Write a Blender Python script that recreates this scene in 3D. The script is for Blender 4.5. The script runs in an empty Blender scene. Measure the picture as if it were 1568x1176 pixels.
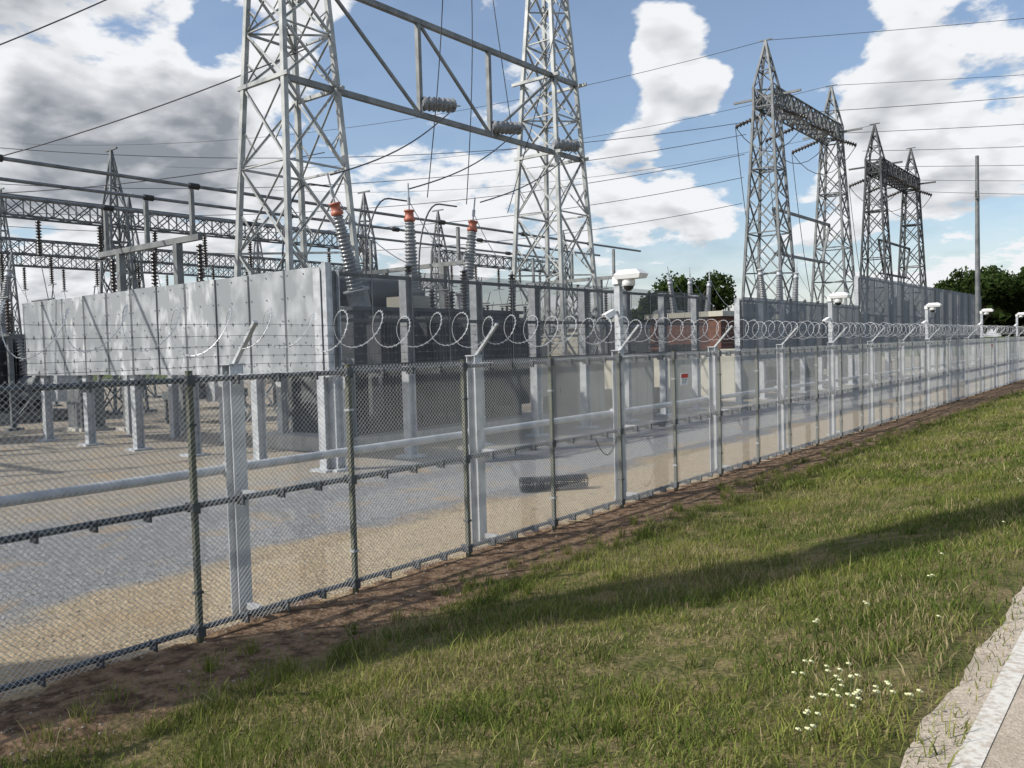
import bpy, math, random
import numpy as np
from mathutils import Vector, Matrix
random.seed(7); rng=np.random.default_rng(7)
S=bpy.context.scene
try:
    S.view_settings.view_transform='Standard'; S.view_settings.look='None'; S.view_settings.exposure=0
except Exception: pass
V=Vector
# ------------------------------------------------------------------ mesh builder
class MB:
    def __init__(s): s.v=[];s.f=[];s.m=[];s.s=[]
    def add(s,vs,fs,m=0,sm=False):
        o=len(s.v); s.v.extend([tuple(x) for x in vs])
        for f in fs: s.f.append(tuple(i+o for i in f)); s.m.append(m); s.s.append(sm)
    def box(s,a,b,m=0):
        x0,y0,z0=a;x1,y1,z1=b
        s.add([(x0,y0,z0),(x1,y0,z0),(x1,y1,z0),(x0,y1,z0),(x0,y0,z1),(x1,y0,z1),(x1,y1,z1),(x0,y1,z1)],
              [(0,3,2,1),(4,5,6,7),(0,1,5,4),(1,2,6,5),(2,3,7,6),(3,0,4,7)],m)
    def frame(s,d):
        ref=V((0,0,1)) if abs(d.z)<0.95 else V((0,1,0))
        u=d.cross(ref).normalized(); w=u.cross(d).normalized(); return u,w
    def bar(s,p,q,w,h=None,m=0):
        p=V(p);q=V(q);h=h or w;d=(q-p)
        if d.length<1e-6:return
        d.normalize();u,k=s.frame(d);u=u*w/2;k=k*h/2
        s.add([p-u-k,p+u-k,p+u+k,p-u+k,q-u-k,q+u-k,q+u+k,q-u+k],
              [(0,3,2,1),(4,5,6,7),(0,1,5,4),(1,2,6,5),(2,3,7,6),(3,0,4,7)],m)
    def angle(s,p,q,w,m=0,t=0.16):
        p=V(p);q=V(q);d=(q-p)
        if d.length<1e-6:return
        d.normalize();u,k=s.frame(d);t=w*t
        prof=[(0,0),(w,0),(w,t),(t,t),(t,w),(0,w)]
        vs=[p+u*(a-w/2)+k*(b-w/2) for a,b in prof]+[q+u*(a-w/2)+k*(b-w/2) for a,b in prof]
        fs=[(i,(i+1)%6,(i+1)%6+6,i+6) for i in range(6)]+[(5,4,3,2,1,0),(6,7,8,9,10,11)]
        s.add(vs,fs,m)
    def tube(s,p,q,r0,r1=None,n=8,m=0,cap=True):
        p=V(p);q=V(q);r1=r0 if r1 is None else r1
        s.lathe(p,(q-p),[(0,r0),((q-p).length,r1)],n,m,cap)
    def lathe(s,o,d,prof,n=12,m=0,cap=True,sm=True):
        o=V(o);d=V(d).normalized();u,k=s.frame(d);vs=[]
        for t,r in prof:
            for i in range(n):
                a=2*math.pi*i/n; vs.append(o+d*t+u*(r*math.cos(a))+k*(r*math.sin(a)))
        fs=[]
        for j in range(len(prof)-1):
            for i in range(n):
                fs.append((j*n+i,j*n+(i+1)%n,(j+1)*n+(i+1)%n,(j+1)*n+i))
        s.add(vs,fs,m,sm)
        if cap:
            L=(len(prof)-1)*n
            s.add([vs[i] for i in range(n)],[tuple(range(n))[::-1]],m)
            s.add([vs[L+i] for i in range(n)],[tuple(range(n))],m)
    def poly(s,pts,r,n=5,m=0):
        pts=[V(p) for p in pts];vs=[];N=len(pts);u=None
        for i,p in enumerate(pts):
            t=(pts[min(i+1,N-1)]-pts[max(i-1,0)]).normalized()
            if u is None: u,_=s.frame(t)
            u=(u-t*u.dot(t)).normalized(); k=t.cross(u)
            for j in range(n):
                a=2*math.pi*j/n; vs.append(p+u*(r*math.cos(a))+k*(r*math.sin(a)))
        fs=[(i*n+j,i*n+(j+1)%n,(i+1)*n+(j+1)%n,(i+1)*n+j) for i in range(N-1) for j in range(n)]
        s.add(vs,fs,m,True)
    def obj(s,name,mats,parent=None):
        me=bpy.data.meshes.new(name); me.from_pydata(s.v,[],s.f)
        for m in mats: me.materials.append(m)
        me.polygons.foreach_set('material_index',s.m); me.polygons.foreach_set('use_smooth',s.s)
        me.update()
        o=bpy.data.objects.new(name,me); S.collection.objects.link(o)
        if parent: o.parent=parent
        return o
def empty(name):
    e=bpy.data.objects.new(name,None); S.collection.objects.link(e); return e
# ------------------------------------------------------------------ materials
def nd(nt,t,**k):
    n=nt.nodes.new(t)
    for a,b in k.items(): setattr(n,a,b)
    return n
def mat(name,c1,c2=None,rough=.6,metal=0,scale=4,detail=4,stretch=(1,1,1),alpha=None,bump=0,bscale=40,lo=.35,hi=.65):
    m=bpy.data.materials.new(name);m.use_nodes=True;nt=m.node_tree;b=nt.nodes['Principled BSDF']
    b.inputs['Roughness'].default_value=rough;b.inputs['Metallic'].default_value=metal
    b.inputs['Base Color'].default_value=(*c1,1)
    tc=nd(nt,'ShaderNodeTexCoord');mp=nd(nt,'ShaderNodeMapping');mp.inputs['Scale'].default_value=stretch
    nt.links.new(tc.outputs['Object'],mp.inputs[0])
    if c2:
        n=nd(nt,'ShaderNodeTexNoise');n.inputs['Scale'].default_value=scale;n.inputs['Detail'].default_value=detail
        nt.links.new(mp.outputs[0],n.inputs['Vector'])
        r=nd(nt,'ShaderNodeMapRange');r.inputs[1].default_value=lo;r.inputs[2].default_value=hi
        nt.links.new(n.outputs['Fac'],r.inputs[0])
        mx=nd(nt,'ShaderNodeMix',data_type='RGBA');mx.inputs[6].default_value=(*c1,1);mx.inputs[7].default_value=(*c2,1)
        nt.links.new(r.outputs[0],mx.inputs[0]);nt.links.new(mx.outputs[2],b.inputs['Base Color'])
    if bump:
        n=nd(nt,'ShaderNodeTexNoise');n.inputs['Scale'].default_value=bscale;n.inputs['Detail'].default_value=4
        nt.links.new(mp.outputs[0],n.inputs['Vector'])
        bp=nd(nt,'ShaderNodeBump');bp.inputs['Strength'].default_value=bump;bp.inputs['Distance'].default_value=.02
        nt.links.new(n.outputs['Fac'],bp.inputs['Height']);nt.links.new(bp.outputs[0],b.inputs['Normal'])
    if alpha is not None: b.inputs['Alpha'].default_value=alpha
    return m
GALV=mat('galvanised_steel',(.36,.38,.40),(.52,.54,.56),.55,.25,6)
GALV_L=mat('lattice_steel',(.25,.265,.265),(.44,.45,.44),.55,.25,2)
GALV_B=mat('beam_steel',(.14,.15,.15),(.24,.25,.25),.55,.25,2)
GALV_D=mat('backlit_and_dark_steel',(.11,.12,.125),(.20,.21,.215),.6,.2,1.5)  # backlit shade of first far portal put into this grey; other steelwork shares it
GALV_DD=mat('backlit_and_darkest_steel',(.035,.038,.042),(.08,.085,.09),.65,.2,1.5)  # second far portal's backlit shade painted as near-black; mesh roll is plainly dark
PIPE=mat('pipe_rail_steel',(.045,.052,.058),(.10,.11,.12),.45,.3,8)
OLIVE=mat('olive_post_coating',(.075,.08,.05),(.11,.11,.07),.55,.2,14)
def flat(name,c,rough):
    m=bpy.data.materials.new(name);m.use_nodes=True;nt=m.node_tree
    d=nd(nt,'ShaderNodeBsdfDiffuse');d.inputs[0].default_value=(*c,1);d.inputs[1].default_value=rough
    nt.links.new(d.outputs[0],nt.nodes['Material Output'].inputs[0]);nt.nodes.remove(nt.nodes['Principled BSDF']);return m
WIRE=flat('fence_wire',(.56,.57,.565),.3)
RAZOR=mat('razor_tape',(.72,.73,.74),None,.35,.4)
PANEL=mat('screen_sheet_metal',(.25,.27,.285),(.46,.48,.50),.6,.1,2.1,7,(1,1,.6),lo=.45,hi=.70)
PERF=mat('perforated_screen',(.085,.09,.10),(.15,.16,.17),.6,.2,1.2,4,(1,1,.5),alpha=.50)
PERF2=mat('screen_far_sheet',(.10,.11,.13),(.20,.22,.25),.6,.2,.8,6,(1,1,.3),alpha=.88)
PORC=mat('grey_porcelain',(.20,.21,.22),(.29,.30,.31),.25,0,5)
PORC_D=mat('dark_porcelain',(.05,.04,.04),(.08,.07,.06),.25,0,5)
RED=mat('red_cap',(.38,.11,.07),(.48,.16,.10),.5,0,8)
TANK=mat('transformer_grey_paint',(.055,.06,.065),(.10,.105,.11),.5,0,2)
BEIGE=mat('beige_paint',(.42,.40,.33),(.52,.50,.42),.6,0,1)
WHITE=mat('white_paint',(.70,.71,.71),(.80,.80,.80),.4,0,5)
BLACK=mat('black_cable',(.02,.02,.02),None,.5)
ALU=mat('aluminium_bus',(.13,.14,.15),(.22,.23,.24),.4,.4,3)
BRICK=mat('brown_brick',(.115,.055,.04),(.17,.08,.055),.85,0,6)
CONC=mat('concrete',(.36,.35,.32),(.48,.46,.42),.85,0,5,bump=.3)
REDS=mat('sign_red',(.55,.03,.02),None,.5)
COND=mat('conductor',(.07,.07,.08),None,.5,.4)
# ------------------------------------------------------------------ camera
yaw=math.radians(38.3);p=math.radians(2.38);rho=.028
F=V((-math.sin(yaw),math.cos(yaw),0));R=V((math.cos(yaw),math.sin(yaw),0));Z=V((0,0,1))
fw=F*math.cos(p)-Z*math.sin(p);U=Z*math.cos(p)+F*math.sin(p)
right=R*math.cos(rho)-U*math.sin(rho);up=U*math.cos(rho)+R*math.sin(rho)
cam=bpy.data.cameras.new('camera');co=bpy.data.objects.new('camera',cam);S.collection.objects.link(co)
M=Matrix((right,up,-fw)).transposed().to_4x4();M.translation=V((0,0,2.43));co.matrix_world=M
cam.lens=29.85;cam.sensor_width=36;cam.clip_end=3000;cam.clip_start=.05;S.camera=co
def skydir(px,py):
    u=px-784;v=588-py;return (right*u+up*v+fw*1300).normalized()
# ------------------------------------------------------------------ sun + world
el=math.radians(40);sx,sy=-.61,-.79
sd=V((sx*math.cos(el),sy*math.cos(el),math.sin(el))).normalized()
sl=bpy.data.lights.new('sun','SUN');sl.energy=4.7;sl.angle=math.radians(.5);sl.color=(1,.95,.86)
so=bpy.data.objects.new('sun',sl);S.collection.objects.link(so);so.rotation_euler=(-sd).to_track_quat('-Z','Y').to_euler()
w=bpy.data.worlds.new('World');S.world=w;w.use_nodes=True;nt=w.node_tree;nt.nodes.clear();L=nt.links.new
try: w.cycles.sampling_method='NONE'
except Exception: pass
def mth(op,a,b=None,c=None,clamp=False):
    n=nd(nt,'ShaderNodeMath',operation=op);n.use_clamp=clamp
    for i,x in enumerate((a,b,c)):
        if x is None: continue
        if isinstance(x,(int,float)): n.inputs[i].default_value=x
        else: L(x,n.inputs[i])
    return n.outputs[0]
def vm(op,a,b=None,out=0):
    n=nd(nt,'ShaderNodeVectorMath',operation=op)
    for i,x in enumerate((a,b)):
        if x is None: continue
        if isinstance(x,(tuple,Vector)): n.inputs[i].default_value=tuple(x)
        else: L(x,n.inputs[i])
    return n.outputs[out]
def mr(x,a,b,c=0,d=1,smooth=True):
    n=nd(nt,'ShaderNodeMapRange');n.interpolation_type='SMOOTHSTEP' if smooth else 'LINEAR'
    L(x,n.inputs[0])
    for i,k in enumerate((a,b,c,d)): n.inputs[i+1].default_value=k
    return n.outputs[0]
sky=nd(nt,'ShaderNodeTexSky',sky_type='NISHITA');sky.sun_disc=False;sky.sun_elevation=el;sky.sun_rotation=math.atan2(sx,sy)%(2*math.pi)
sky.air_density=1.0;sky.dust_density=1.2;sky.ozone_density=1.6
bg=nd(nt,'ShaderNodeBackground');bg.inputs[1].default_value=.15;L(sky.outputs[0],bg.inputs[0])
tc=nd(nt,'ShaderNodeTexCoord');D=vm('NORMALIZE',tc.outputs['Generated'])
sep=nd(nt,'ShaderNodeSeparateXYZ');L(D,sep.inputs[0])
zz=mth('ADD',mth('MAXIMUM',sep.outputs[2],0.0),.30)
P=nd(nt,'ShaderNodeCombineXYZ');L(mth('DIVIDE',sep.outputs[0],zz),P.inputs[0]);L(mth('DIVIDE',sep.outputs[1],zz),P.inputs[1]);P.inputs[2].default_value=3.7
def cn(vec,scale,detail=9,rough=.52,dist=.15):
    n=nd(nt,'ShaderNodeTexNoise');n.inputs['Scale'].default_value=scale;n.inputs['Detail'].default_value=detail;n.inputs['Roughness'].default_value=rough
    n.inputs['Distortion'].default_value=dist
    L(vec,n.inputs['Vector']);return n.outputs['Fac']
def field(vec,d1,d2): return mth('ADD',mth('MULTIPLY',cn(vec,2.9,d1,.60),1.25),mth('MULTIPLY',cn(vec,10,d2,.55,.0),.42))
n1=field(P.outputs[0],7,3);n2=field(vm('MULTIPLY',P.outputs[0],(.955,.955,1)),4,1)
bias=None
blobs=[ # view direction, angular radius, amount
 (170,120,.30,.16),(60,60,.25,.08),(600,240,.16,.10),(1050,95,.075,.22),(985,45,.045,.16),(1100,145,.04,.12),
 (1480,60,.17,.17),(1350,190,.1,.13),(980,270,.08,.15),(1080,310,.07,.12),(1500,250,.09,.14),(760,330,.14,.09),(200,370,.2,.08),(440,40,.09,.12),
 (340,60,.05,-.22),(560,110,.09,-.20),(905,130,.08,-.26),(1215,100,.11,-.28),(1140,210,.07,-.20),(1050,215,.05,-.14),(920,30,.05,-.18),(1180,20,.1,-.22)]
for px,py,r,a in blobs:
    t=mr(vm('DOT_PRODUCT',D,skydir(px,py),1),math.cos(r),1,0,a)
    bias=t if bias is None else mth('ADD',bias,t)
dens=mth('ADD',n1,bias)
mask=mr(dens,.845,.955)
dens2=mth('ADD',n2,bias)
diff=mth('SUBTRACT',dens2,dens)
thick=mr(dens,.93,1.22)
heavy=mr(vm('DOT_PRODUCT',D,skydir(110,170),1),math.cos(.50),1,.0,.58)
dark=mth('ADD',mth('MULTIPLY',thick,mth('ADD',heavy,.34)),mth('MULTIPLY',diff,2.2),clamp=True)
cc=nd(nt,'ShaderNodeMix',data_type='RGBA');cc.inputs[6].default_value=(.90,.915,.94,1);cc.inputs[7].default_value=(.28,.305,.345,1);L(dark,cc.inputs[0])
bgc=nd(nt,'ShaderNodeBackground');L(cc.outputs[2],bgc.inputs[0]);bgc.inputs[1].default_value=1
haze=mr(sep.outputs[2],0,.16,1,0)
mask2=mth('MAXIMUM',mask,mth('ADD',mth('MULTIPLY',haze,.45),.06))
mx=nd(nt,'ShaderNodeMixShader');L(mask2,mx.inputs[0]);L(bg.outputs[0],mx.inputs[1]);L(bgc.outputs[0],mx.inputs[2])
wo=nd(nt,'ShaderNodeOutputWorld');L(mx.outputs[0],wo.inputs[0])
# ------------------------------------------------------------------ terrain
def prof(x): return np.interp(x,[-7,-6.6,-5.6,-4.5,-3,-1.6,-1.0,6.5,8,14],[0,0,.05,.14,.32,.62,.742,.742,.45,.0])
def undul(x,y):
    m=np.clip((x+6.4)/.8,0,1)*np.clip((-1.0-x)/.5,0,1)
    return m*(.025*np.sin(x*2.1+y*.7)+.02*np.sin(y*1.9-x*1.3)+.012*np.sin(y*4.3+x*3.7))
def gz(x,y): return prof(x)+undul(x,y)
xs=np.concatenate([[-1500,-600,-250,-120,-60,-35,-20,-12,-9],np.arange(-8,-.99,.2),[-.95,-.9,-.5,1,3,6.5,8,10,14,30,80,250,600,1500]])
ys=np.concatenate([[-1200,-400,-120,-40,-15,-5],np.arange(-2,30,.3),np.arange(30,90,2),[100,130,180,260,400,800,1800]])
X,Y=np.meshgrid(xs,ys);G=gz(X,Y)
vs=np.stack([X.ravel(),Y.ravel(),G.ravel()],1);nx=len(xs)
fs=[(j*nx+i,j*nx+i+1,(j+1)*nx+i+1,(j+1)*nx+i) for j in range(len(ys)-1) for i in range(nx-1)]
me=bpy.data.meshes.new('ground');me.from_pydata(vs.tolist(),[],fs);me.polygons.foreach_set('use_smooth',[True]*len(fs))
go=bpy.data.objects.new('ground',me);S.collection.objects.link(go)
gm=bpy.data.materials.new('ground_surface');gm.use_nodes=True;nt=gm.node_tree;L=nt.links.new;b=nt.nodes['Principled BSDF'];b.inputs['Roughness'].default_value=.95;b.inputs['Specular IOR Level'].default_value=.15
tc=nd(nt,'ShaderNodeTexCoord');ob=tc.outputs['Object'];sep=nd(nt,'ShaderNodeSeparateXYZ');L(ob,sep.inputs[0])
def noi(scale,detail=5,vec=None,rough=.55):
    n=nd(nt,'ShaderNodeTexNoise');n.inputs['Scale'].default_value=scale;n.inputs['Detail'].default_value=detail;n.inputs['Roughness'].default_value=rough;L(vec or ob,n.inputs['Vector']);return n.outputs['Fac']
def mixc(f,a,bb):
    m=nd(nt,'ShaderNodeMix',data_type='RGBA')
    if isinstance(f,float): m.inputs[0].default_value=f
    else: L(f,m.inputs[0])
    for i,x in ((6,a),(7,bb)):
        if isinstance(x,tuple): m.inputs[i].default_value=(*x,1)
        else: L(x,m.inputs[i])
    return m.outputs[2]
warp=mth('MULTIPLY',mth('SUBTRACT',noi(.5,5),.5),3.4)
xw=mth('ADD',sep.outputs[0],warp)
vor=nd(nt,'ShaderNodeTexVoronoi');vor.inputs['Scale'].default_value=26;L(ob,vor.inputs['Vector'])
peb=mr(vor.outputs['Color'],0,1,0,1,False)
gg=mixc(peb,(.13,.132,.136),(.33,.33,.33))
gt=mixc(peb,(.25,.19,.115),(.49,.40,.27))
tanm=mth('MAXIMUM',mr(xw,-9.2,-8.4),mth('MULTIPLY',mr(xw,-12.6,-14.5),.45))
grav=mixc(tanm,gg,gt)
n3=noi(3.1,7,rough=.7)
grav=mixc(mr(noi(1.1,6,rough=.65),.52,.66,0,.6),grav,(.36,.26,.15))
grav=mixc(mr(n3,.55,.7,0,.6),grav,(.15,.14,.12))
n6=noi(6,8,rough=.7)
dirt=mixc(mr(n6,.38,.62),(.085,.053,.033),(.27,.18,.115))
dirt=mixc(mr(peb,.75,1,0,.6),dirt,(.36,.28,.20))
grassb=mixc(mr(n3,.4,.6),(.085,.092,.028),(.20,.16,.08))
ed=mth('MULTIPLY',mth('SUBTRACT',noi(2.2,6,rough=.65),.5),1.5)
xe=mth('ADD',sep.outputs[0],ed)
col=mixc(mr(xe,-6.80,-6.68),grav,dirt)
col=mixc(mr(xe,-5.55,-5.15),col,grassb)
yard=mth('MAXIMUM',mr(sep.outputs[0],-75,-80),mr(sep.outputs[1],115,120));col=mixc(yard,col,(.07,.09,.03))
L(col,b.inputs['Base Color'])
bp=nd(nt,'ShaderNodeBump');bp.inputs['Strength'].default_value=1.0;bp.inputs['Distance'].default_value=.04
L(mth('ADD',mth('MULTIPLY',vor.outputs['Distance'],.5),mth('MULTIPLY',n6,1.5)),bp.inputs['Height']);L(bp.outputs[0],b.inputs['Normal'])
me.materials.append(gm)
# road
rb=MB();ry=list(np.arange(-20,12,.12))+list(np.arange(12,40,.5))+list(np.arange(40,400,10));
edge=lambda y:-.86+.025*math.sin(y*1.3)+.015*math.sin(y*5.7+1)+.008*math.sin(y*17)
vs=[];
for y in ry: vs+= [(edge(y),y,.736),(edge(y)+.02,y,.752),(3,y,.79),(6.4,y,.752)]
rb.add(vs,[(4*i+j,4*i+j+1,4*i+5+j,4*i+4+j) for i in range(len(ry)-1) for j in range(3)],0,True)
ROAD=bpy.data.materials.new('road_surface');ROAD.use_nodes=True;nt=ROAD.node_tree;L=nt.links.new;b=nt.nodes['Principled BSDF'];b.inputs['Roughness'].default_value=.9
tc=nd(nt,'ShaderNodeTexCoord');ob=tc.outputs['Object']
v2=nd(nt,'ShaderNodeTexVoronoi');v2.inputs['Scale'].default_value=90;L(ob,v2.inputs['Vector'])
c=mixc(mr(v2.outputs['Color'],0,1,0,1,False),(.28,.235,.185),(.52,.455,.375))
c=mixc(mr(noi(2.2,9,rough=.7),.45,.66,0,.55),c,(.26,.22,.17));L(c,b.inputs['Base Color'])
bp=nd(nt,'ShaderNodeBump');bp.inputs['Strength'].default_value=.6;bp.inputs['Distance'].default_value=.01;L(v2.outputs['Distance'],bp.inputs['Height']);L(bp.outputs[0],b.inputs['Normal'])
rb.obj('road',[ROAD])
LINE=bpy.data.materials.new('worn_line_paint');LINE.use_nodes=True;nt=LINE.node_tree;L=nt.links.new;b=nt.nodes['Principled BSDF'];b.inputs['Roughness'].default_value=.85
tc=nd(nt,'ShaderNodeTexCoord');ob=tc.outputs['Object'];L(mixc(mr(noi(30,10,rough=.75),.44,.62),(.60,.58,.53),(.40,.35,.29)),b.inputs['Base Color'])
lb=MB();vs=[]
for y in ry: vs+=[(-.70,y,.7576),(-.605,y,.7586)]
lb.add(vs,[(2*i,2*i+1,2*i+3,2*i+2) for i in range(len(ry)-1)],0);lb.obj('road_edge_line',[LINE])
# ------------------------------------------------------------------ grass
def tri_obj(name,co_,tris,mats,cols=None):
    me=bpy.data.meshes.new(name);me.vertices.add(len(co_));me.vertices.foreach_set('co',co_.astype(np.float32).ravel())
    n=len(tris);me.loops.add(n*3);me.loops.foreach_set('vertex_index',tris.astype(np.int32).ravel())
    me.polygons.add(n);me.polygons.foreach_set('loop_start',np.arange(0,n*3,3,dtype=np.int32));me.polygons.foreach_set('loop_total',np.full(n,3,dtype=np.int32))
    me.update(calc_edges=True);me.validate()
    if cols is not None:
        a=me.color_attributes.new('Col','FLOAT_COLOR','POINT');a.data.foreach_set('color',cols.astype(np.float32).ravel())
    for m in mats: me.materials.append(m)
    o=bpy.data.objects.new(name,me);S.collection.objects.link(o);return o
def colmat(name,trans=.25):
    m=bpy.data.materials.new(name);m.use_nodes=True;nt=m.node_tree;nt.nodes.remove(nt.nodes['Principled BSDF'])
    b=nd(nt,'ShaderNodeBsdfDiffuse')
    a=nd(nt,'ShaderNodeAttribute');a.attribute_name='Col';nt.links.new(a.outputs['Color'],b.inputs[0])
    t=nd(nt,'ShaderNodeBsdfTranslucent');nt.links.new(a.outputs['Color'],t.inputs[0])
    mx=nd(nt,'ShaderNodeMixShader');mx.inputs[0].default_value=trans
    nt.links.new(b.outputs[0],mx.inputs[1]);nt.links.new(t.outputs[0],mx.inputs[2]);nt.links.new(mx.outputs[0],nt.nodes['Material Output'].inputs[0])
    return m
GR=colmat('grass_blades',.3)
def sn(x,y,s,k):
    return (np.sin(x*s+k)+np.sin(y*s*1.17+k*2.3)+np.sin((x+y)*s*.73+k*5.1)+np.sin((x-y)*s*1.31+k*3.3))/4
def blades(x,y,h,wd,lean=.5):
    n=len(x);a=rng.uniform(0,2*np.pi,n);dx=np.cos(a);dy=np.sin(a);z=gz(x,y)-.004
    la=rng.uniform(0,2*np.pi,n);ll=h*rng.uniform(.1,lean+.35,n);lx=np.cos(la)*ll;ly=np.sin(la)*ll
    P=np.zeros((n,5,3))
    P[:,0]=np.stack([x-dx*wd,y-dy*wd,z],1);P[:,1]=np.stack([x+dx*wd,y+dy*wd,z],1)
    P[:,2]=np.stack([x-dx*wd*.8+lx*.35,y-dy*wd*.8+ly*.35,z+h*.6],1);P[:,3]=np.stack([x+dx*wd*.8+lx*.35,y+dy*wd*.8+ly*.35,z+h*.6],1)
    P[:,4]=np.stack([x+lx,y+ly,z+h],1)
    o=(np.arange(n)*5)[:,None,None];T=np.array([[0,1,3],[0,3,2],[2,3,4]])[None]+o
    return P.reshape(-1,3),T.reshape(-1,3)
def grass_cols(x,y):
    n=len(x);g=np.clip(.5+.5*sn(x,y,1.3,1)+.4*sn(x,y,3.7,4)+.3*sn(x,y,9.1,2)+rng.normal(0,.28,n),0,1)[:,None]
    c=(1-g)*np.array([.085,.132,.028])+g*np.array([.255,.272,.075])
    dry=(rng.random(n)<np.clip(.18+.45*sn(x,y,2.1,9)+.3*sn(x,y,5.3,3),.03,.65))[:,None]
    c=np.where(dry,np.array([.39,.33,.18])*rng.uniform(.7,1.1,(n,1)),c)
    c=c*rng.uniform(.7,1.2,(n,1));c=np.repeat(c,5,0);return np.concatenate([c,np.ones((len(c),1))],1)
def sample(n,y0,y1,pw):
    y=y0+(y1-y0)*rng.random(n)**pw;x=rng.uniform(-6.1,-.70,n)
    thr=-5.28+.25*sn(y,x*0,1.6,2)+.22*sn(y,x,5,1)+.14*sn(y,x,13,5)
    keep=(x>thr)|(rng.random(n)<.03)
    keep&=rng.random(n)<np.clip(.68+.65*sn(x,y,2.9,6)+.45*sn(x,y,7.3,1)+.3*sn(x,y,15.,3),.08,1)
    keep&=(x<-.97+.10*sn(y,x,9,3))|(rng.random(n)<.25)
    return x[keep],y[keep]
Ps=[];Ts=[];Cs=[];off=0
for n,y0,y1,pw,hh,ww in ((200000,1.2,14,1.3,(.022,.078),(.0021,.0044)),(85000,13,36,1.3,(.03,.09),(.005,.010)),(30000,35,110,1.2,(.04,.11),(.012,.025))):
    x,y=sample(n,y0,y1,pw);k=len(x);h=rng.uniform(*hh,k)*(1+.45*sn(x,y,1.7,3)+.3*sn(x,y,6.1,8))*np.where(rng.random(k)<.05,1.8,1)
    P_,T_=blades(x,y,h,rng.uniform(*ww,k),.8);Ps.append(P_);Ts.append(T_+off);off+=len(P_);Cs.append(grass_cols(x,y))
cx=[];cy=[]
for _ in range(260):
    y0=rng.uniform(2.2,26);x0=rng.choice([rng.uniform(-5.9,-5.0),rng.uniform(-5.2,-1.0)],p=[.5,.5]);m=rng.integers(20,70);sg=rng.uniform(.02,.07)
    cx.append(x0+rng.normal(0,sg,m));cy.append(y0+rng.normal(0,sg,m))
x=np.concatenate(cx);y=np.concatenate(cy);P_,T_=blades(x,y,rng.uniform(.05,.17,len(x)),rng.uniform(.002,.004,len(x)),.7);Ps.append(P_);Ts.append(T_+off);off+=len(P_);Cs.append(grass_cols(x,y))
tri_obj('grass',np.concatenate(Ps),np.concatenate(Ts),[GR],np.concatenate(Cs))
fb=MB();fm=mat('petals',(.62,.62,.36),None,.6);fst=mat('flower_stem',(.07,.12,.03),None,.7)
for _ in range(30):
    if random.random()<.6: y=random.gauss(3.75,.34);x=random.gauss(-1.22,.12)
    else: y=random.uniform(4.2,12);x=random.uniform(-1.8,-1.05)
    z=float(gz(x,y));h=random.uniform(.08,.2)
    for j in range(random.randint(1,3)):
        tx=x+random.uniform(-.03,.03);ty=y+random.uniform(-.03,.03);hh=h*random.uniform(.75,1)
        fb.tube((x,y,z),(tx,ty,z+hh),.0012,n=3,m=1,cap=False)
        for q in range(4):
            a=q*1.6;fb.lathe((tx+.006*math.cos(a),ty+.006*math.sin(a),z+hh+.002*q),(.3*math.cos(a),.3*math.sin(a),1),[(0,.002),(.003,.006),(.007,.0065),(.010,.003)],5,0)
fb.obj('wildflowers',[fm,fst])
sb=MB()
for _ in range(1000):
    if random.random()<.6: x=random.uniform(-6.9,-5.3)
    else: x=random.uniform(-9.5,-6.9)
    y=2+random.random()**1.5*22;r=random.uniform(.005,.018)
    z=float(gz(x,y));ax=(random.uniform(-.4,.4),random.uniform(-.4,.4),1)
    sb.lathe((x,y,z-r*.5),ax,[(0,r*.6),(r*.6,r*random.uniform(.9,1.3)),(r*1.3,r*.5)],5,0,sm=False)
sb.obj('loose_stones',[mat('stone',(.17,.125,.09),(.34,.29,.23),.9,0,30)])
# ------------------------------------------------------------------ security fence
fx=-6.6;Y0,Y1=-3.0,112.0
fence=empty('security_fence')
m=MB();z0,z1=.06,2.30;H=z1-z0
def mesh_wires(ya,yb,pitch,r,seg):
    n=int((yb-ya)/pitch)
    for fam in (1,-1):
        xx=fx+.05+fam*r
        for i in range(-int(H/pitch),n) if fam==1 else range(0,n+int(H/pitch)):
            y=ya+i*pitch
            a=V((xx,y,z0));b_=V((xx,y+fam*H,z1))
            t0,t1=0,1
            if fam==1:
                if y<ya: t0=(ya-y)/H
                if y+H>yb: t1=(yb-y)/H
            else:
                if y>yb: t0=(y-yb)/H
                if y-H<ya: t1=(y-ya)/H
            if t1<=t0+.01: continue
            ks=np.linspace(t0,t1,seg+1)
            d=(b_-a);dn=d.normalized();u=V((1,0,0));k=dn.cross(u)
            vs=[]
            for t in ks:
                p_=a+d*float(t)
                for ang in (0,2.094,4.189): vs.append(p_+u*(r*math.cos(ang))+k*(r*math.sin(ang)))
            m.add(vs,[(3*s_+j,3*s_+(j+1)%3,3*s_+3+(j+1)%3,3*s_+3+j) for s_ in range(seg) for j in range(3)],0)
mesh_wires(Y0,22,.048,.0021,20)
mesh_wires(22,62,.08,.0034,12)
mesh_wires(62,Y1,.14,.006,8)
m.obj('chain_link_mesh',[WIRE],fence)
m=MB()
y=3.93-1.74*4;i=0
while y<Y1:
    m.box((fx+.005,y-.022,-.05),(fx+.05,y+.022,2.32),1)
    for zc in (.42,1.85): m.box((fx-.01,y-.034,zc),(fx+.062,y+.034,zc+.022),0 if i%2 else 2)
    for zc in (.1,1.16,2.24): m.box((fx-.06,y-.034,zc-.04),(fx+.066,y+.034,zc+.04),2)
    y+=1.74;i+=1
for zc,r in ((2.24,.025),(1.16,.028),(.1,.024)):
    m.tube((fx-.03,Y0,zc),(fx-.03,Y1,zc),r,n=10,m=2)
y=Y0
while y<60:
    for zc in (2.24,1.16,.1): m.box((fx-.055,y-.008,zc-.055),(fx+.058,y+.008,zc+.028),2)
    y+=.435
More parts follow.
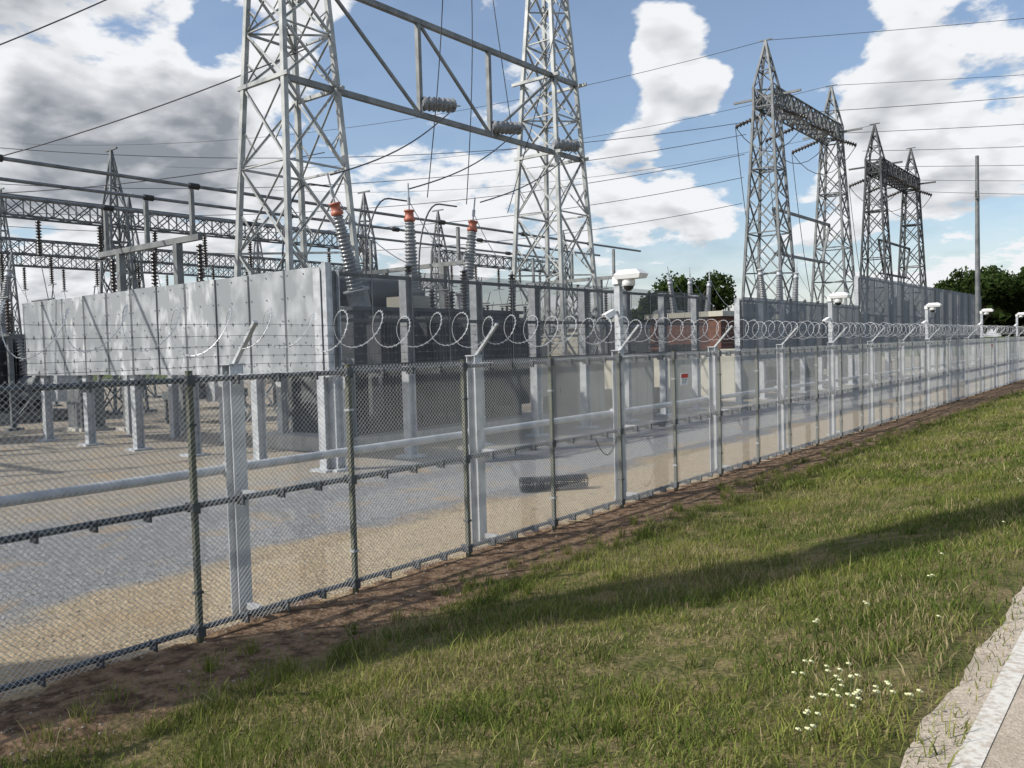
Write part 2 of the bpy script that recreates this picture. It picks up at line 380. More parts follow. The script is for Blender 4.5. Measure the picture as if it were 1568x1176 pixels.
m.obj('line_posts_and_rails',[GALV,OLIVE,PIPE],fence)
m=MB();y=4.6-3.45*2;sp=[]
while y<Y1: sp.append(y);y+=3.45
for y in sp:
    x=-6.95;w_=.07
    m.box((x-w_,y-w_,-.1),(x-w_+.014,y+w_,2.35),0);m.box((x+w_-.014,y-w_,-.1),(x+w_,y+w_,2.35),0);m.box((x-w_+.014,y-.008,-.1),(x+w_-.014,y+.008,2.35),0)
    m.box((x-w_-.01,y-w_-.01,2.35),(x+w_+.01,y+w_+.01,2.365),0)
    m.bar((x+.02,y,2.34),(-6.56,y,2.74),.045,.03,0)
    for zc in (.1,1.16,2.24):m.box((x+w_,y-.02,zc-.03),(fx-.05,y+.02,zc+.03),0)
    m.box((x-.14,y-.05,1.30),(x-w_,y+.05,1.44),0)
    for zc in (1.33,1.41): m.tube((x+w_,y-.03,zc),(x+w_+.02,y-.03,zc),.012,n=6)
m.tube((-7.08,Y0,1.37),(-7.08,Y1,1.37),.045,n=12,m=0)
m.obj('barrier_posts',[GALV],fence)
m=MB()
for (x,z) in ((-6.86,2.44),(-6.76,2.53),(-6.66,2.62),(-6.57,2.72),(fx,2.36)):
    pts=[];n=180
    for i in range(n+1):
        y=Y0+(Y1-Y0)*i/n;ph=((y-4.6)/3.45)%1;pts.append((x,y,z-.02*math.sin(math.pi*ph)))
    m.poly(pts,.0018,4)
    y=Y0
    while y<45:
        a=random.random()*3;
        for k in (0,1.57): m.bar((x-.018*math.cos(a+k),y,z-.012-.018*math.sin(a+k)),(x+.018*math.cos(a+k),y,z-.012+.018*math.sin(a+k)),.003)
        y+=.125
m.obj('barbed_wire',[PIPE],fence)
m=MB();pts=[];
pitch=.45;steps=22;turns=int((Y1-Y0)/pitch)
for t in range(turns*steps):
    a=2*math.pi*t/steps;k=t//steps
    jit=.05*math.sin(k*2.9)+.03*math.sin(k*7.1)
    y=Y0+pitch*(t/steps)+.05*math.sin(a)+jit*math.sin(math.pi*(t%steps)/steps)
    rr=.185+.014*math.sin(t/steps*1.7)+.008*math.sin(t/steps*4.1)
    pts.append((-6.64+rr*math.cos(a),y,2.665+rr*math.sin(a)+.015*math.sin(t/steps*2.3)))
m.poly(pts,.0034,4)
for i in range(0,int(len(pts)*.45),1):
    p0=V(pts[i]);c0=V((-6.64,p0.y,2.665));o=(p0-c0).normalized()
    m.bar(p0-o*.011+V((0,-.011,0)),p0+o*.011+V((0,.011,0)),.0025,.007)
m.obj('razor_wire_coil',[RAZOR],fence)
def sign(y,z,w_=.13,h_=.1):
    m=MB();m.box((fx+.055,y-w_,z-h_),(fx+.060,y+w_,z+h_),0);m.box((fx+.0605,y-w_*.94,z+h_*.2),(fx+.0625,y+w_*.94,z+h_*.9),1)
    for k in range(3):m.box((fx+.0605,y-w_*.75,z-h_*(.1+.28*k)),(fx+.062,y+w_*(.75-.2*k),z-h_*(.02+.28*k)),2)
    for a in(-w_*.85,w_*.85): m.tube((fx+.05,y+a,z+h_*.85),(fx+.066,y+a,z+h_*.85),.008,n=6,m=2)
    m.obj('warning_sign',[WHITE,REDS,BLACK])
sign(12.95,1.84);sign(42.3,1.9,.2,.16)
# ------------------------------------------------------------------ CCTV masts
def cctv(y,bullet=True):
    m=MB();x=-7.0
    m.box((x-.05,y+.09,0),(x+.05,y+.19,3.40),0);m.box((x-.11,y+.04,0),(x+.11,y+.24,.03),0)
    yc=y+.14
    m.bar((x,yc,3.38),(x+.26,yc,3.38),.05,.05,0)
    x0=x+.02
    vs=[(x0,yc-.12,3.47),(x0+.42,yc-.12,3.47),(x0+.42,yc+.12,3.47),(x0,yc+.12,3.47),(x0-.02,yc-.14,3.54),(x0+.45,yc-.14,3.54),(x0+.45,yc+.14,3.54),(x0-.02,yc+.14,3.54),(x0+.06,yc-.09,3.61),(x0+.36,yc-.09,3.61),(x0+.36,yc+.09,3.61),(x0+.06,yc+.09,3.61)]
    m.add(vs,[(3,2,1,0),(0,1,5,4),(1,2,6,5),(2,3,7,6),(3,0,4,7),(4,5,9,8),(5,6,10,9),(6,7,11,10),(7,4,8,11),(8,9,10,11)],1)
    m.lathe((x0+.17,yc,3.47),(0,0,-1),[(0,.10),(.05,.105),(.10,.10),(.11,.09)],12,1);m.lathe((x0+.17,yc,3.36),(0,0,-1),[(0,.085),(.04,.07),(.07,.035),(.08,.005)],12,2)
    m.box((x-.06,yc-.08,3.40),(x+.04,yc+.08,3.52),1)
    if bullet:
        m.bar((x,yc,2.98),(x-.02,yc-.22,2.93),.03,.03,0)
        m.bar((x-.06,yc-.33,2.88),(x+.0,yc-.16,2.96),.10,.09,1);m.tube((x-.066,yc-.35,2.87),(x-.06,yc-.33,2.88),.035,n=10,m=2)
        m.box((x-.06,yc-.11,1.5),(x+.06,yc-.05,1.85),1)
    m.obj('security_camera_mast',[GALV,WHITE,BLACK])
for y in (11.5,21.85,32.2,42.55,52.9): cctv(y)
# ------------------------------------------------------------------ barrier screens
e=empty('substation_screen_wall')
yw=11.4;xw0=-13.8
def hpost(m,x,y,z0,z1,w=.13,mi=0):
    m.box((x-w,y-w,z0),(x+w,y-w+.02,z1),mi);m.box((x-w,y+w-.02,z0),(x+w,y+w,z1),mi);m.box((x-.012,y-w+.02,z0),(x+.012,y+w-.02,z1),mi)
m=MB()
for k in range(6):
    x=xw0-2.7*k;hpost(m,x,yw+.16,0,4.15,.11);m.box((x-.26,yw-.1,0),(x+.26,yw+.42,.05),0)
    if k: hpost(m,x+.3,yw+2.6,0,2.3,.11);m.bar((x,yw+.3,3.6),(x+.3,yw+2.6,2.2),.1)
for zc in (2.15,3.1,4.05): m.box((-28.1,yw+.0,zc-.04),(xw0,yw+.045,zc+.04),0)
xx=-28.1;i=0
while xx<xw0-.1:
    x2=min(xx+1.3,xw0)
    o=random.uniform(-.006,.006);dz=random.uniform(-.012,.012)
    tl=random.uniform(-.010,.010)
    ya_=yw-.045+o
    m.add([(xx+.008,ya_,2.02+dz),(x2-.008,ya_+tl,2.02+dz),(x2-.008,ya_+tl,4.24+dz),(xx+.008,ya_,4.24+dz),(xx+.008,ya_+.03,2.02+dz),(x2-.008,ya_+.03,2.02+dz),(x2-.008,ya_+.03,4.24+dz),(xx+.008,ya_+.03,4.24+dz)],
          [(0,1,2,3),(7,6,5,4),(3,2,6,7),(0,4,5,1),(0,3,7,4),(1,5,6,2)],1+random.choice((0,0,1)))
    m.box((xx-.012,yw-.074,2.02),(xx+.012,yw-.060,4.24),3)
    for zc in np.arange(2.2,4.2,.48):
        for dx in (.1,.65,1.2): m.box((xx+dx-.012,yw-.064,zc-.012),(xx+dx+.012,yw-.052,zc+.012),3)
    xx=x2
PANEL2=mat('screen_sheet_metal_streaked',(.28,.30,.315),(.60,.62,.64),.6,.1,3.0,7,(1,1,.45),lo=.5,hi=.68)
m.obj('sheet_metal_face',[GALV,PANEL,PANEL2,GALV_D],e)
m=MB()
def sidewall(ya,yb,zt,mp,zb=2.02,dz=2.45):
    y=ya
    while y<=yb+.01:
        hpost(m,xw0-.16,y,0,zt-.05,.11);m.box((xw0-.42,y-.26,0),(xw0+.1,y+.26,.05),0);y+=dz
    for zc in (zb+.13,(zb+zt)/2,zt-.15): m.box((xw0-.045,ya,zc-.04),(xw0,yb,zc+.04),3)
    y=ya
    while y<yb-.05:
        y2=min(y+dz/2,yb);o=random.uniform(-.006,.006)
        m.add([(xw0+.025+o,y+.008,zb),(xw0+.025+o,y2-.008,zb),(xw0+.025+o,y2-.008,zt),(xw0+.025+o,y+.008,zt)],[(0,1,2,3)],mp)
        m.box((xw0+.045,y-.012,zb),(xw0+.053,y+.012,zt),3);y=y2
sidewall(11.4,29.3,4.24,1)
sidewall(32.4,48.2,4.24,2,1.6)
sidewall(48.3,84,5.9,2,1.6,3.0)
m.box((xw0-.03,yw-.08,1.95),(xw0+.10,yw+.06,4.3),0)
m.obj('perforated_side_face',[GALV,PERF,PERF2,GALV_D],e)
# ------------------------------------------------------------------ lattice towers
def tower(m,cx,cy,lv,leg,br,mi=0,peak=None,sub=True):
    def c(i,k):
        z,w=lv[i];h=w/2;return V((cx+(-h,h,h,-h)[k],cy+(-h,-h,h,h)[k],z))
    for i in range(len(lv)-1):
        for k in range(4):
            k2=(k+1)%4
            m.angle(c(i,k),c(i+1,k),leg,mi)
            m.angle(c(i,k),c(i+1,k2),br,mi);m.angle(c(i,k2),c(i+1,k),br,mi)
            if sub:
                mid=(c(i,k)+c(i+1,k2)+c(i,k2)+c(i+1,k))/4
                ml=(c(i,k)+c(i+1,k))/2;mr_=(c(i,k2)+c(i+1,k2))/2
                m.angle(ml,(c(i,k)+mid)/2,br*.6,mi);m.angle(mr_,(c(i,k2)+mid)/2,br*.6,mi)
            if i%2==0: m.angle(c(i+1,k),c(i+1,k2),br,mi)
        if i%3==2: m.angle(c(i,0),c(i,2),br,mi);m.angle(c(i,1),c(i,3),br,mi)
    if peak:
        t=V((cx,cy,peak))
        for k in range(4):
            a=c(len(lv)-1,k);k2=(k+1)%4;b_=c(len(lv)-1,k2)
            m.angle(a,t,leg*.8,mi)
            q=a.lerp(t,.35);q2=b_.lerp(t,.35);m.angle(q,q2,br,mi);m.angle(a,q2,br*.8,mi)
            q3=a.lerp(t,.65);q4=b_.lerp(t,.65);m.angle(q3,q4,br,mi);m.angle(q,q4,br*.8,mi)
        m.bar((cx-.5,cy,peak+.02),(cx+.5,cy,peak+.02),.08,.08,mi)
    for k in range(4):
        q=c(0,k);m.box((q.x-.3,q.y-.3,-.1),(q.x+.3,q.y+.3,.12),mi)
def girder(m,a,b,w,h,nb,ch,br,mi=0):
    a=V(a);b=V(b);d=(b-a);n=V((-d.y,d.x,0)).normalized()*w/2;hz=V((0,0,h))
    pt=lambda t,s,u:a+d*t+n*s+hz*u
    for s_ in (-1,1):
        for u in (0,1): m.angle(pt(0,s_,u),pt(1,s_,u),ch,mi)
    for i in range(nb):
        t0=i/nb;t1=(i+1)/nb;f=i%2
        for s_ in (-1,1):
            m.angle(pt(t0,s_,f),pt(t1,s_,1-f),br,mi);m.angle(pt(t1,s_,0),pt(t1,s_,1),br,mi)
            m.angle(pt(t0,s_,1-f),pt(t1,s_,f),br*.8,mi)
        for u in (0,1): m.angle(pt(t0,-1 if f else 1,u),pt(t1,1 if f else -1,u),br,mi)
def insul(m,p,q,r,nsh,mi,n=10,core=.45):
    p=V(p);q=V(q);Ln=(q-p).length;pr=[(0,r*core)];s_=Ln/nsh
    for i in range(nsh): pr+=[(s_*(i+.15),r*core),(s_*(i+.5),r),(s_*(i+.7),r*.92),(s_*(i+.85),r*core)]
    pr.append((Ln,r*core));m.lathe(p,q-p,pr,n,mi)
def catenary(p,q,sag,n=16):
    p=V(p);q=V(q);return [p.lerp(q,i/n)-V((0,0,4*sag*(i/n)*(1-i/n))) for i in range(n+1)]
m=MB();TX=-21.0
wz=lambda z:np.interp(z,[0,4.4,8.1,10.5,13.5,17.3,23],[2.95,2.55,2.18,1.92,1.6,1.1,.8])
lv=[(z,float(wz(z))) for z in (0,2.9,5.5,8.0,10.4,12.0,13.5,15.1,16.5,17.8,19,20.2,21.5,23)]
for cy in (16.3,29.7): tower(m,TX,cy,lv,.15,.065,0,26)
ya,yb=16.3+.8,29.7-.8
pf=TX+.8
c_=.17
m.bar((pf,ya,13.5),(pf,yb+1.6,13.5),c_,c_,1);m.bar((pf,ya-1.8,10.4),(pf,yb+1.9,10.4),c_,c_,1)
for y in (21.0,24.7): m.bar((pf,y,10.4),(pf,y,13.5),.15,None,1)
m.bar((pf,ya,13.5),(pf,21.0,10.4),.09,None,1);m.bar((pf,21,13.5),(pf,24.7,10.4),.09,None,1);m.bar((pf,24.7,10.4),(pf,yb,13.5),.09,None,1)
for cy in (16.3,29.7):
    for z in (10.4,13.5): m.bar((TX-1.2,cy-1,z),(TX+1.2,cy-1,z),.12);m.bar((TX-1.2,cy+1,z),(TX+1.2,cy+1,z),.12)
m.obj('lattice_portal_tower',[GALV_L,GALV_B])
m=MB()
for y,z in ((21.0,11.1),(24.7,11.0),(28.6,11.0)):
    a=V((pf+.1,y,z-.35));m.bar(a-V((0,0,.35)),a,.04,m=1)
    q=a+V((.35,1.25,.12));insul(m,a,q,.25,7,0);m.tube(q,q+V((.06,.22,.02)),.03,n=6,m=1)
m.obj('strain_insulator_string',[PORC,GALV])
# ------------------------------------------------------------------ power transformer
def transformer(x,y,s=1,detail=True,red=True,mt=TANK):
    par=empty('power_transformer')
    m=MB()
    m.box((x-2.0,y-.8,0),(x+2.0,y+7.6,.35),2)
    m.box((x-1.3,y,.35),(x+1.3,y+6.8,3.5),0);m.box((x-1.4,y-.1,3.5),(x+1.4,y+6.9,3.6),0)
    for k in range(7): m.box((x+1.3,y+.3+k,.5),(x+1.38,y+.42+k,3.45),0)
    for side in (-1,1):
        for g in range(4):
            y0=y+.25+g*1.65
            m.tube((x+side*1.3,y0+.6,3.2),(x+side*1.5,y0+.6,3.2),.09,m=0);m.tube((x+side*1.3,y0+.6,.9),(x+side*1.5,y0+.6,.9),.09,m=0)
            for k in range(10): 
                a=x+side*1.48;b_=x+side*2.0
                m.box((min(a,b_),y0+k*.12,.75),(max(a,b_),y0+k*.12+.03,3.35),0)
    m.tube((x-.7,y+.5,4.15),(x-.7,y+3.6,4.15),.42,n=18,m=0)
    for yy in (y+1,y+3): m.box((x-.8,yy-.08,3.6),(x-.6,yy+.08,3.8),0)
    m.box((x+1.42,y+6.95,.9),(x+1.85,y+7.5,2.5),1);m.box((x-.4,y+6.92,1),(x+.9,y+7.2,2.6),1)
    m.box((x+.2,y+2.2,3.6),(x+1.2,y+2.9,3.95),1)
    m.obj('tank',[mt,BEIGE,CONC],par)
    m=MB()
    for i,(dy,lean) in enumerate(((1.1,-.35),(3.35,-.02),(5.6,.22))):
        b0=V((x+.1,y+dy+ (0 if i!=0 else .25),3.55));d=V((0,lean*.8,1)).normalized()
        m.lathe(b0,d,[(0,.30),(.55,.30),(.56,.36),(.62,.36)],14,1)
        p0=b0+d*.62;p1=p0+d*2.0
        pr=[(0,.19)];N=20
        for k in range(N):
            t=2.0*k/N;r=.235-.09*k/N;st=2.0/N
            pr+=[(t+.02,r*.78),(t+st*.45,r),(t+st*.7,r*.95),(t+st*.9,r*.72)]
        pr.append((2.0,.1));m.lathe(p0,d,pr,14,0)
        m.lathe(p1,d,[(0,.13),(.02,.165),(.10,.165),(.12,.13),(.28,.125),(.29,.155),(.33,.155),(.34,.06)],14,2 if red else 1);m.tube(p1+d*.34,p1+d*1.1,.025,n=6,m=1)
        m.tube(p1+d*.5,p1+d*.7,.05,n=6,m=1)
        q=V((x+1.2,y+dy+1.0,3.6));insul(m,q,q+V((0,0,1.15)),.12,12,3,8);m.lathe(q+V((0,0,1.15)),(0,0,1),[(0,.05),(.08,.05)],8,1)
        m.poly(catenary(q+V((0,0,1.2)),p1+d*.6,.25,8),.012,4,1)
    for k in range(3):
        q=V((x-.9,y+4.3+k*.9,3.6));insul(m,q,q+V((0,0,.75)),.12,7,3,8);m.tube(q+V((0,0,.75)),q+V((0,0,.95)),.03,n=6,m=1)
    m.obj('bushings',[PORC,GALV,RED,PORC_D],par)
transformer(-17.6,14.3)
transformer(-18.2,44.5,red=False)
transformer(-24.5,46.0,red=False,mt=GALV_D)
transformer(-40,9.5,red=False)
m=MB();m.box((-21,37.9,0),(-17.2,41.6,3.7),0);m.box((-21.2,37.7,3.7),(-17.0,41.8,3.95),1)
m.box((-17.2,38.6,0.1),(-17.14,39.6,2.1),1);m.box((-17.2,40.2,1.4),(-17.15,41.2,2.4),2);m.box((-20,37.83,1.4),(-18.6,37.9,2.4),2)
m.obj('brick_control_house',[BRICK,BEIGE,BLACK])
def cabinet(x,y,w,d,h,mt=WHITE):
    m=MB();m.box((x-w/2-.06,y-d/2-.06,0),(x+w/2+.06,y+d/2+.06,.12),2);m.box((x-w/2,y-d/2,.12),(x+w/2,y+d/2,h),0)
    m.box((x-w/2-.04,y-d/2-.05,h),(x+w/2+.04,y+d/2+.04,h+.05),0)
    m.box((x-w/2+.04,y-d/2-.012,.2),(x-.01,y-d/2-.002,h-.06),0);m.box((x+.01,y-d/2-.012,.2),(x+w/2-.04,y-d/2-.002,h-.06),0)
    m.box((x+.03,y-d/2-.03,h*.5),(x+.05,y-d/2-.012,h*.5+.14),1)
    for k in range(3): m.box((x+w/2,y-d/2+d*(k+.3)/3,.2),(x+w/2+.012,y-d/2+d*(k+.32)/3,h-.06),0)
    m.obj('equipment_cabinet',[mt,BLACK,CONC])
cabinet(-22.6,18,.9,.7,1.5);cabinet(-15.8,26.2,1.6,2.2,2.0,BEIGE);cabinet(-15.8,29.8,1.6,2.6,2.0,BEIGE);cabinet(-15.8,23.3,1.4,1.6,1.9,BEIGE)
cabinet(-30,14,1.0,.8,1.6,GALV_D);cabinet(-26,25,1.2,.8,1.8,BEIGE);cabinet(-15.6,35.5,1.6,3.0,2.1,BEIGE);cabinet(-16.0,54.5,2,4,2.4,BEIGE)
m=MB();m.box((-30,37,0),(-24.5,44,3.4),0);m.box((-30.2,36.8,3.4),(-24.3,44.2,3.6),1);m.box((-24.5,38,.1),(-24.42,39,2.2),1);m.box((-24.5,41,1.2),(-24.45,42.4,2.1),2)
m.obj('relay_building',[BEIGE,GALV,BLACK])
# ------------------------------------------------------------------ rigid bus + supports
m=MB();BX=(-24,-26.7,-29.4)
for i,x in enumerate(BX):
    m.tube((x,-6,7.72),(x,42.4,7.72),.055,n=8,m=0)
    for y in np.arange(-2,42,5.6): m.tube((x,y-.16,7.72),(x,y+.16,7.72),.10,n=8,m=2)
    for y in (2.5,14.7,27,39.5):
        m.tube((x,y,6.2),(x,y,6.5),.09,m=1);m.bar((x,y,6.5),(x,y,7.62),.12,.12,1);insul(m,(x+.35,y,5.9),(x+.35,y,4.6),.12,11,3,8)
for y in (2.5,14.7,27,39.5):
    m.bar((-23.6,y,6.12),(-29.9,y,6.12),.16,.18,1)
    for x in (-24.9,-28.5): m.bar((x,y,0),(x,y,6.04),.22,.22,1);m.box((x-.3,y-.3,0),(x+.3,y+.3,.1),4)
m.obj('rigid_bus_structure',[ALU,GALV_B,BLACK,PORC_D,CONC])
def disco(x,y,h=3.4,w=2.4):
    m=MB();
    for yy in (y-w/2,y+w/2):
        m.bar((x,yy,0),(x,yy,h),.16,.16,0);m.box((x-.25,yy-.25,0),(x+.25,yy+.25,.08),0)
    m.bar((x-.0,y-w/2-.5,h+.08),(x,y+w/2+.5,h+.08),.15,.15,0)
    for i,yy in enumerate((y-w/2-.3,y,y+w/2+.3)):
        for dx in (-.75,.75): insul(m,(x+dx,yy,h+.2),(x+dx,yy,h+1.35),.11,10,1,8)
        m.bar((x-.9,yy,h+.12),(x+.9,yy,h+.12),.1,.1,0);m.tube((x-.9,yy,h+1.42),(x+.9,yy,h+1.42),.035,n=6,m=0)
        m.tube((x+.75,yy,h+1.4),(x+.95,yy,h+1.95),.02,n=5,m=0)
    m.bar((x,y-w/2,.3),(x,y+w/2,h-.1),.06,.06,0)
    m.obj('disconnect_switch',[GALV_D,PORC_D])
for x,y in ((-33,8.8),(-33,14),(-32,20),(-34,26),(-26.5,21),(-27,33),(-33,32),(-22.5,35),(-35,40),(-32,50),(-43,18),(-43,27),(-44,36),(-22.6,24),(-46,12),(-28,5.5),(-36,4.5),(-31,29),(-48,22)): disco(x,y,random.uniform(3.0,3.8))
def breaker(x,y):
    m=MB();m.box((x-.8,y-1.3,.9),(x+.8,y+1.3,1.2),0)
    for a in (-.7,.7):
        for b_ in (-1.2,1.2): m.bar((x+a,y+b_,0),(x+a,y+b_,.9),.1,.1,0)
    m.box((x+.85,y-.5,.8),(x+1.4,y+.5,2.0),2)
    for k in (-.9,0,.9):
        m.tube((x-.75,y+k,1.55),(x+.75,y+k,1.55),.28,n=14,m=0)
        for s_ in (-1,1):
            a=V((x+s_*.45,y+k,1.75));b_=V((x+s_*1.05,y+k,3.6));insul(m,a,b_,.17,14,1,10);m.tube(b_,b_+(b_-a).normalized()*.3,.03,n=6,m=0)
    m.obj('circuit_breaker',[GALV_D,PORC,GALV])
for x,y in ((-37,16),(-37,23),(-30,9.5),(-29,18),(-28,26),(-24,31.5),(-38,34),(-28,54),(-40,5)): breaker(x,y)
def small_portal(x,ys,zb,peak,w=1.5,mt=GALV_D,nb=9):
    m=MB()
    for y in ys:
        lv=[(z,w+(.7-w)*z/(zb+.8)) for z in np.linspace(0,zb+.8,7)]
        tower(m,x,y,lv,.11,.06,0,peak,False)
    for a,b_ in zip(ys[:-1],ys[1:]): girder(m,(x,a,zb),(x,b_,zb),.7,.8,max(4,int((b_-a)/.9)),.09,.05)
    y=ys[0]+1.2
    while y<ys[-1]-.5:
        insul(m,(x,y,zb-.1),(x,y,zb-1.6),.13,12,1,8);m.bar((x-.5,y,zb-1.65),(x+.5,y,zb-1.65),.05);m.tube((x,y,zb-1.7),(x+.3,y+.2,zb-3.9),.018,n=4,m=0);y+=2.6
    m.obj('lattice_bus_gantry',[mt,PORC_D])
small_portal(-38,(4.5,19.4,34.5),8.5,11.9)
small_portal(-51,(8,27,46),8.5,12.5)
small_portal(-40,(43,58),8.5,12)
small_portal(-62,(24,44,66),9,14)
# ------------------------------------------------------------------ far portals
def far_portal(y1,y2,x,hp,mt,wb=3.6):
    m=MB();zt=hp-5.0
    for y in (y1,y2):
        zs=[0,4,7.6,10.6,13.2,15.4,17.4,zt,zt+1.5]
        lv=[(z,wb+(1.45-wb)*min(z,zt)/zt) for z in zs]
        tower(m,x,y,lv,.18,.10,0,hp,True)
        m.bar((x-2.6,y,zt+.8),(x+2.6,y,zt+.8),.16,.16)
    girder(m,(x,y1,zt+.1),(x,y2,zt+.1),1.5,1.4,14,.17,.13)
    m.bar((x,y1+1,12.6),(x,y2-1,12.6),.2);m.bar((x,y1+3,9.2),(x,y2-3,9.2),.2)
    m.bar((x,y1+1,12.6),(x,y1+3,9.2),.18);m.bar((x,y2-1,12.6),(x,y2-3,9.2),.18)
    m.bar((x,y1+1,9.2),(x,y2-1,9.2),.12)
    for y in np.linspace(y1+1.5,y2-1.5,3):
        insul(m,(x+.7,y,zt),(x+2.4,y+.5,zt-.8),.2,9,1,8);insul(m,(x-.7,y,zt),(x-2.8,y-.8,zt-.8),.2,9,1,8)
        m.poly(catenary((x+2.4,y+.5,zt-.8),(x-2.8,y-.8,zt-.8),2.2,8),.03,4,2)
        m.poly(catenary((x-2.8,y-.8,zt-.8),(x-1.5,y,6),1.0,8),.03,4,2)
    m.obj('lattice_portal_tower',[mt,PORC_D,COND])
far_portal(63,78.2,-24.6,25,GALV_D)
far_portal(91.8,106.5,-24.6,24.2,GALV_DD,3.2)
# ------------------------------------------------------------------ overhead conductors
m=MB()
def line(p,q,sag,r=.02): m.poly(catenary(p,q,sag,24),r,4)
for k,(zA,zB) in enumerate(((19.2,19.5),(16.5,19.2),(14.5,18.2),(13.5,16.8),(12.2,15.0))):
    line((-26.5-k*1.2,64+k*2.5,zB),(-75,20+k*3,zA),2.2,.025)
for z,yy in ((25,63),(25,78),(24.2,92)): line((-24.6,yy,z),(-90,yy-26,z-1),2.5,.02)
for k in range(6):
    line((-22.2,65+k*7,19.6-.3*k),(60,92+k*9,21-1.2*k),1.6,.022)
line((-24.6,63,25),(70,98,25),1.5,.02);line((-24.6,78,25),(80,120,24),1.5,.02)
for (y,yt,ln) in ((22.3,15.1,0),(26.0,17.65,1),(29.9,20.4,2)):
    top=V((pf+.5,y,10.85));bt=V((-17.5,(14.75,17.6,20.8)[ln],7.1))
    pts=[top.lerp(bt,t)+V((.5*math.sin(math.pi*t)*.6,0,-.35*math.sin(math.pi*t)*(.6+.4*t))) for t in np.linspace(0,1,16)]
    m.poly(pts,.022,5)
for (x0,y0,x1,y1) in ((-20,21,-18,20.2),(-20,23,-19,22.3),(-20.2,25.6,-17,26.4)):
    m.poly([V((x0,y0,7.6)).lerp(V((x1,y1,19)),t)+V((.3*math.sin(math.pi*t),0,0)) for t in np.linspace(0,1,12)],.018,5)
m.poly(catenary((-20.1,24.3,19),(-19.6,25.2,10.8),.2),.018,5)
line((-20.2,16.3,15.6),(-34,2,7.6),.9,.022);line((-20.2,16.3,11.4),(-40,7,8.2),.7,.022);line((-21,15.5,20),(-30,-8,16),.6,.018)
line((-24,20,9.6),(-40,10,9.0),.5,.018)
for y0,x0 in ((15.9,-21.2),(19.4,-21.4),(21.5,-21.0)):
    m.poly([V((x0,y0+.9*(1-math.cos(math.pi*t/2))*1.3,5.0+2.7*math.sin(math.pi*t/2))) for t in np.linspace(0,1,10)]+[V((x0,y0+2.1,7.72))],.03,5)
m.obj('overhead_power_line',[COND])
# ------------------------------------------------------------------ poles
m=MB();m.tube((-11.3,67.5,0),(-11.3,67.5,15),.20,.12,n=10)
m.bar((-11.3,66.9,12.0),(-11.3,68.1,12.0),.1,.12)
for y in (67.0,68.0): insul(m,(-11.3,y,12.06),(-11.3,y,12.5),.08,4,1,8)
m.obj('utility_pole',[GALV_D,PORC_D])
dirn=V((.61,.79,0));base=V((-3.4,6.9,0))-dirn*19  # unseen pole behind the camera, added to throw the shadow band across the grass
m=MB();m.tube(base,base+V((0,0,24)),.85,.48,n=20)
for z in (19,21,23): 
    m.bar(base+V((0,0,z)),base+V((.61*-3,.79*-3,z+.6)),.2,.25)
m.lathe(base,(0,0,1),[(0,1.2),(.1,1.2),(.12,.9)],20,0)
m.obj('added_shadow_pole',[GALV])
# ------------------------------------------------------------------ roll of wire mesh lying in the yard
m=MB()
c0=V((-8.75,11.25,.13));ax=V((.62,.78,0)).normalized();u=V((-.78,.62,0))
for k in range(3):
    r=.125-.02*k
    for i in range(18):
        a=2*math.pi*i/18;m.tube(c0+u*r*math.cos(a)+V((0,0,r*math.sin(a))),c0+ax*1.15+u*r*math.cos(a+.9)+V((0,0,r*math.sin(a+.9))),.003,n=4)
        m.tube(c0+u*r*math.cos(a)+V((0,0,r*math.sin(a))),c0+ax*1.15+u*r*math.cos(a-.9)+V((0,0,r*math.sin(a-.9))),.003,n=4)
    for j in range(20):
        m.poly([c0+ax*(1.15*j/19)+u*(r*math.cos(2*math.pi*i/16))+V((0,0,r*math.sin(2*math.pi*i/16))) for i in range(17)],.004,4)
m.obj('wire_mesh_roll',[GALV_DD])
m=MB();m.poly([V((-6.93,10.75+.75*t,1.05-.35*math.sin(math.pi*t)+.12*t)) for t in np.linspace(0,1,12)],.012,5);m.obj('hanging_cable',[BLACK])
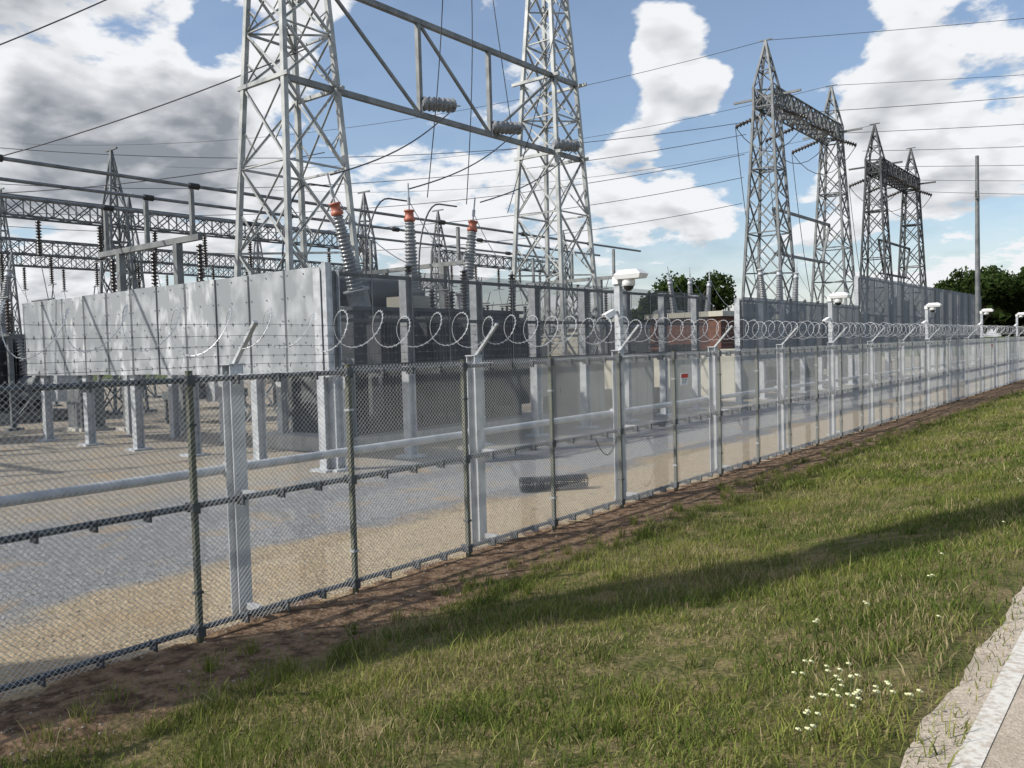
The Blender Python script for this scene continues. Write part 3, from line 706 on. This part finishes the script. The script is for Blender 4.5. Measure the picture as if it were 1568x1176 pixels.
# ------------------------------------------------------------------ trees
LEAF=colmat('leaves',.3);BARK=mat('bark',(.09,.07,.05),(.16,.13,.10),.9,0,6)
def leaf_cloud(c,R_,n,size,dark=1.0):
    c=np.array(c);k=max(8,int(n/260));d=rng.normal(0,1,(k,3));d/=np.linalg.norm(d,axis=1)[:,None];d[:,2]=np.abs(d[:,2])*.9-.25
    cc=c+d*np.array(R_)*rng.uniform(.35,.95,(k,1));cr=rng.uniform(.22,.42,k)*min(R_)
    idx=rng.integers(0,k,n);q=rng.normal(0,1,(n,3));q/=np.linalg.norm(q,axis=1)[:,None]
    pos=cc[idx]+q*(cr[idx]*rng.uniform(.5,1.1,n))[:,None]
    a=rng.normal(0,1,(n,3));a/=np.linalg.norm(a,axis=1)[:,None];b_=np.cross(a,rng.normal(0,1,(n,3)));b_/=np.linalg.norm(b_,axis=1)[:,None]
    s_=size*rng.uniform(.6,1.3,(n,1))
    P=np.stack([pos-a*s_,pos+a*s_*.6+b_*s_*.6,pos+a*s_*.3-b_*s_*.8],1)
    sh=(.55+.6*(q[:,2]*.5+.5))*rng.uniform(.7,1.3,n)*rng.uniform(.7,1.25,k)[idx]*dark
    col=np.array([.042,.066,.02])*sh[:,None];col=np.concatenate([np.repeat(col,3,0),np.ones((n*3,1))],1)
    return P.reshape(-1,3),col
def tree(name,x,y,h,rw,n=7000,size=.28,mass=None):
    par=empty(name);m=MB();
    top=V((x+random.uniform(-.4,.4),y,h*.6));m.tube((x,y,-.1),top,h*.035,h*.018,n=9)
    for k in range(9):
        a=k*2.4+random.random();s_=V((x,y,0)).lerp(top,.5+.05*k);q=s_+V((math.cos(a)*rw*.7,math.sin(a)*rw*.7,h*random.uniform(.12,.3)));m.tube(s_,q,h*.012,h*.004,n=6)
    m.obj('trunk',[BARK],par)
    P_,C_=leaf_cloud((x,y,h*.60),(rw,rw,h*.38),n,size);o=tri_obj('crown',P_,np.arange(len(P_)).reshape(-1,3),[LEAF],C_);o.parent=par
tree('oak_tree',-50,101,13.0,6.2,11000,.30)
tree('oak_tree',-56,103,10.5,4.0,5000,.30)
tree('oak_tree',-22.0,133,13.3,6.5,10000,.33)
tree('oak_tree',-13.5,137,13.5,7,10000,.33)
tree('oak_tree',-6,131,13,7,9000,.33)
tree('oak_tree',0,128,12,6,8000,.33)
Ps=[];Cs=[]
def row(xa,ya,xb,yb,n,h):
    for i in range(n):
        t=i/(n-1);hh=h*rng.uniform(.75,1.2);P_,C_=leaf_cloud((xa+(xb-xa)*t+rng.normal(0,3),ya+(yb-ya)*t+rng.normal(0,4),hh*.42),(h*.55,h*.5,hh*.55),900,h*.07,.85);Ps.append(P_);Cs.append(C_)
row(-34,150,60,150,15,12);row(-260,110,-60,230,34,9);row(-260,110,-260,-20,22,9);row(-60,230,60,240,18,12)
P_=np.concatenate(Ps);tri_obj('distant_tree_row',P_,np.arange(len(P_)).reshape(-1,3),[LEAF],np.concatenate(Cs))
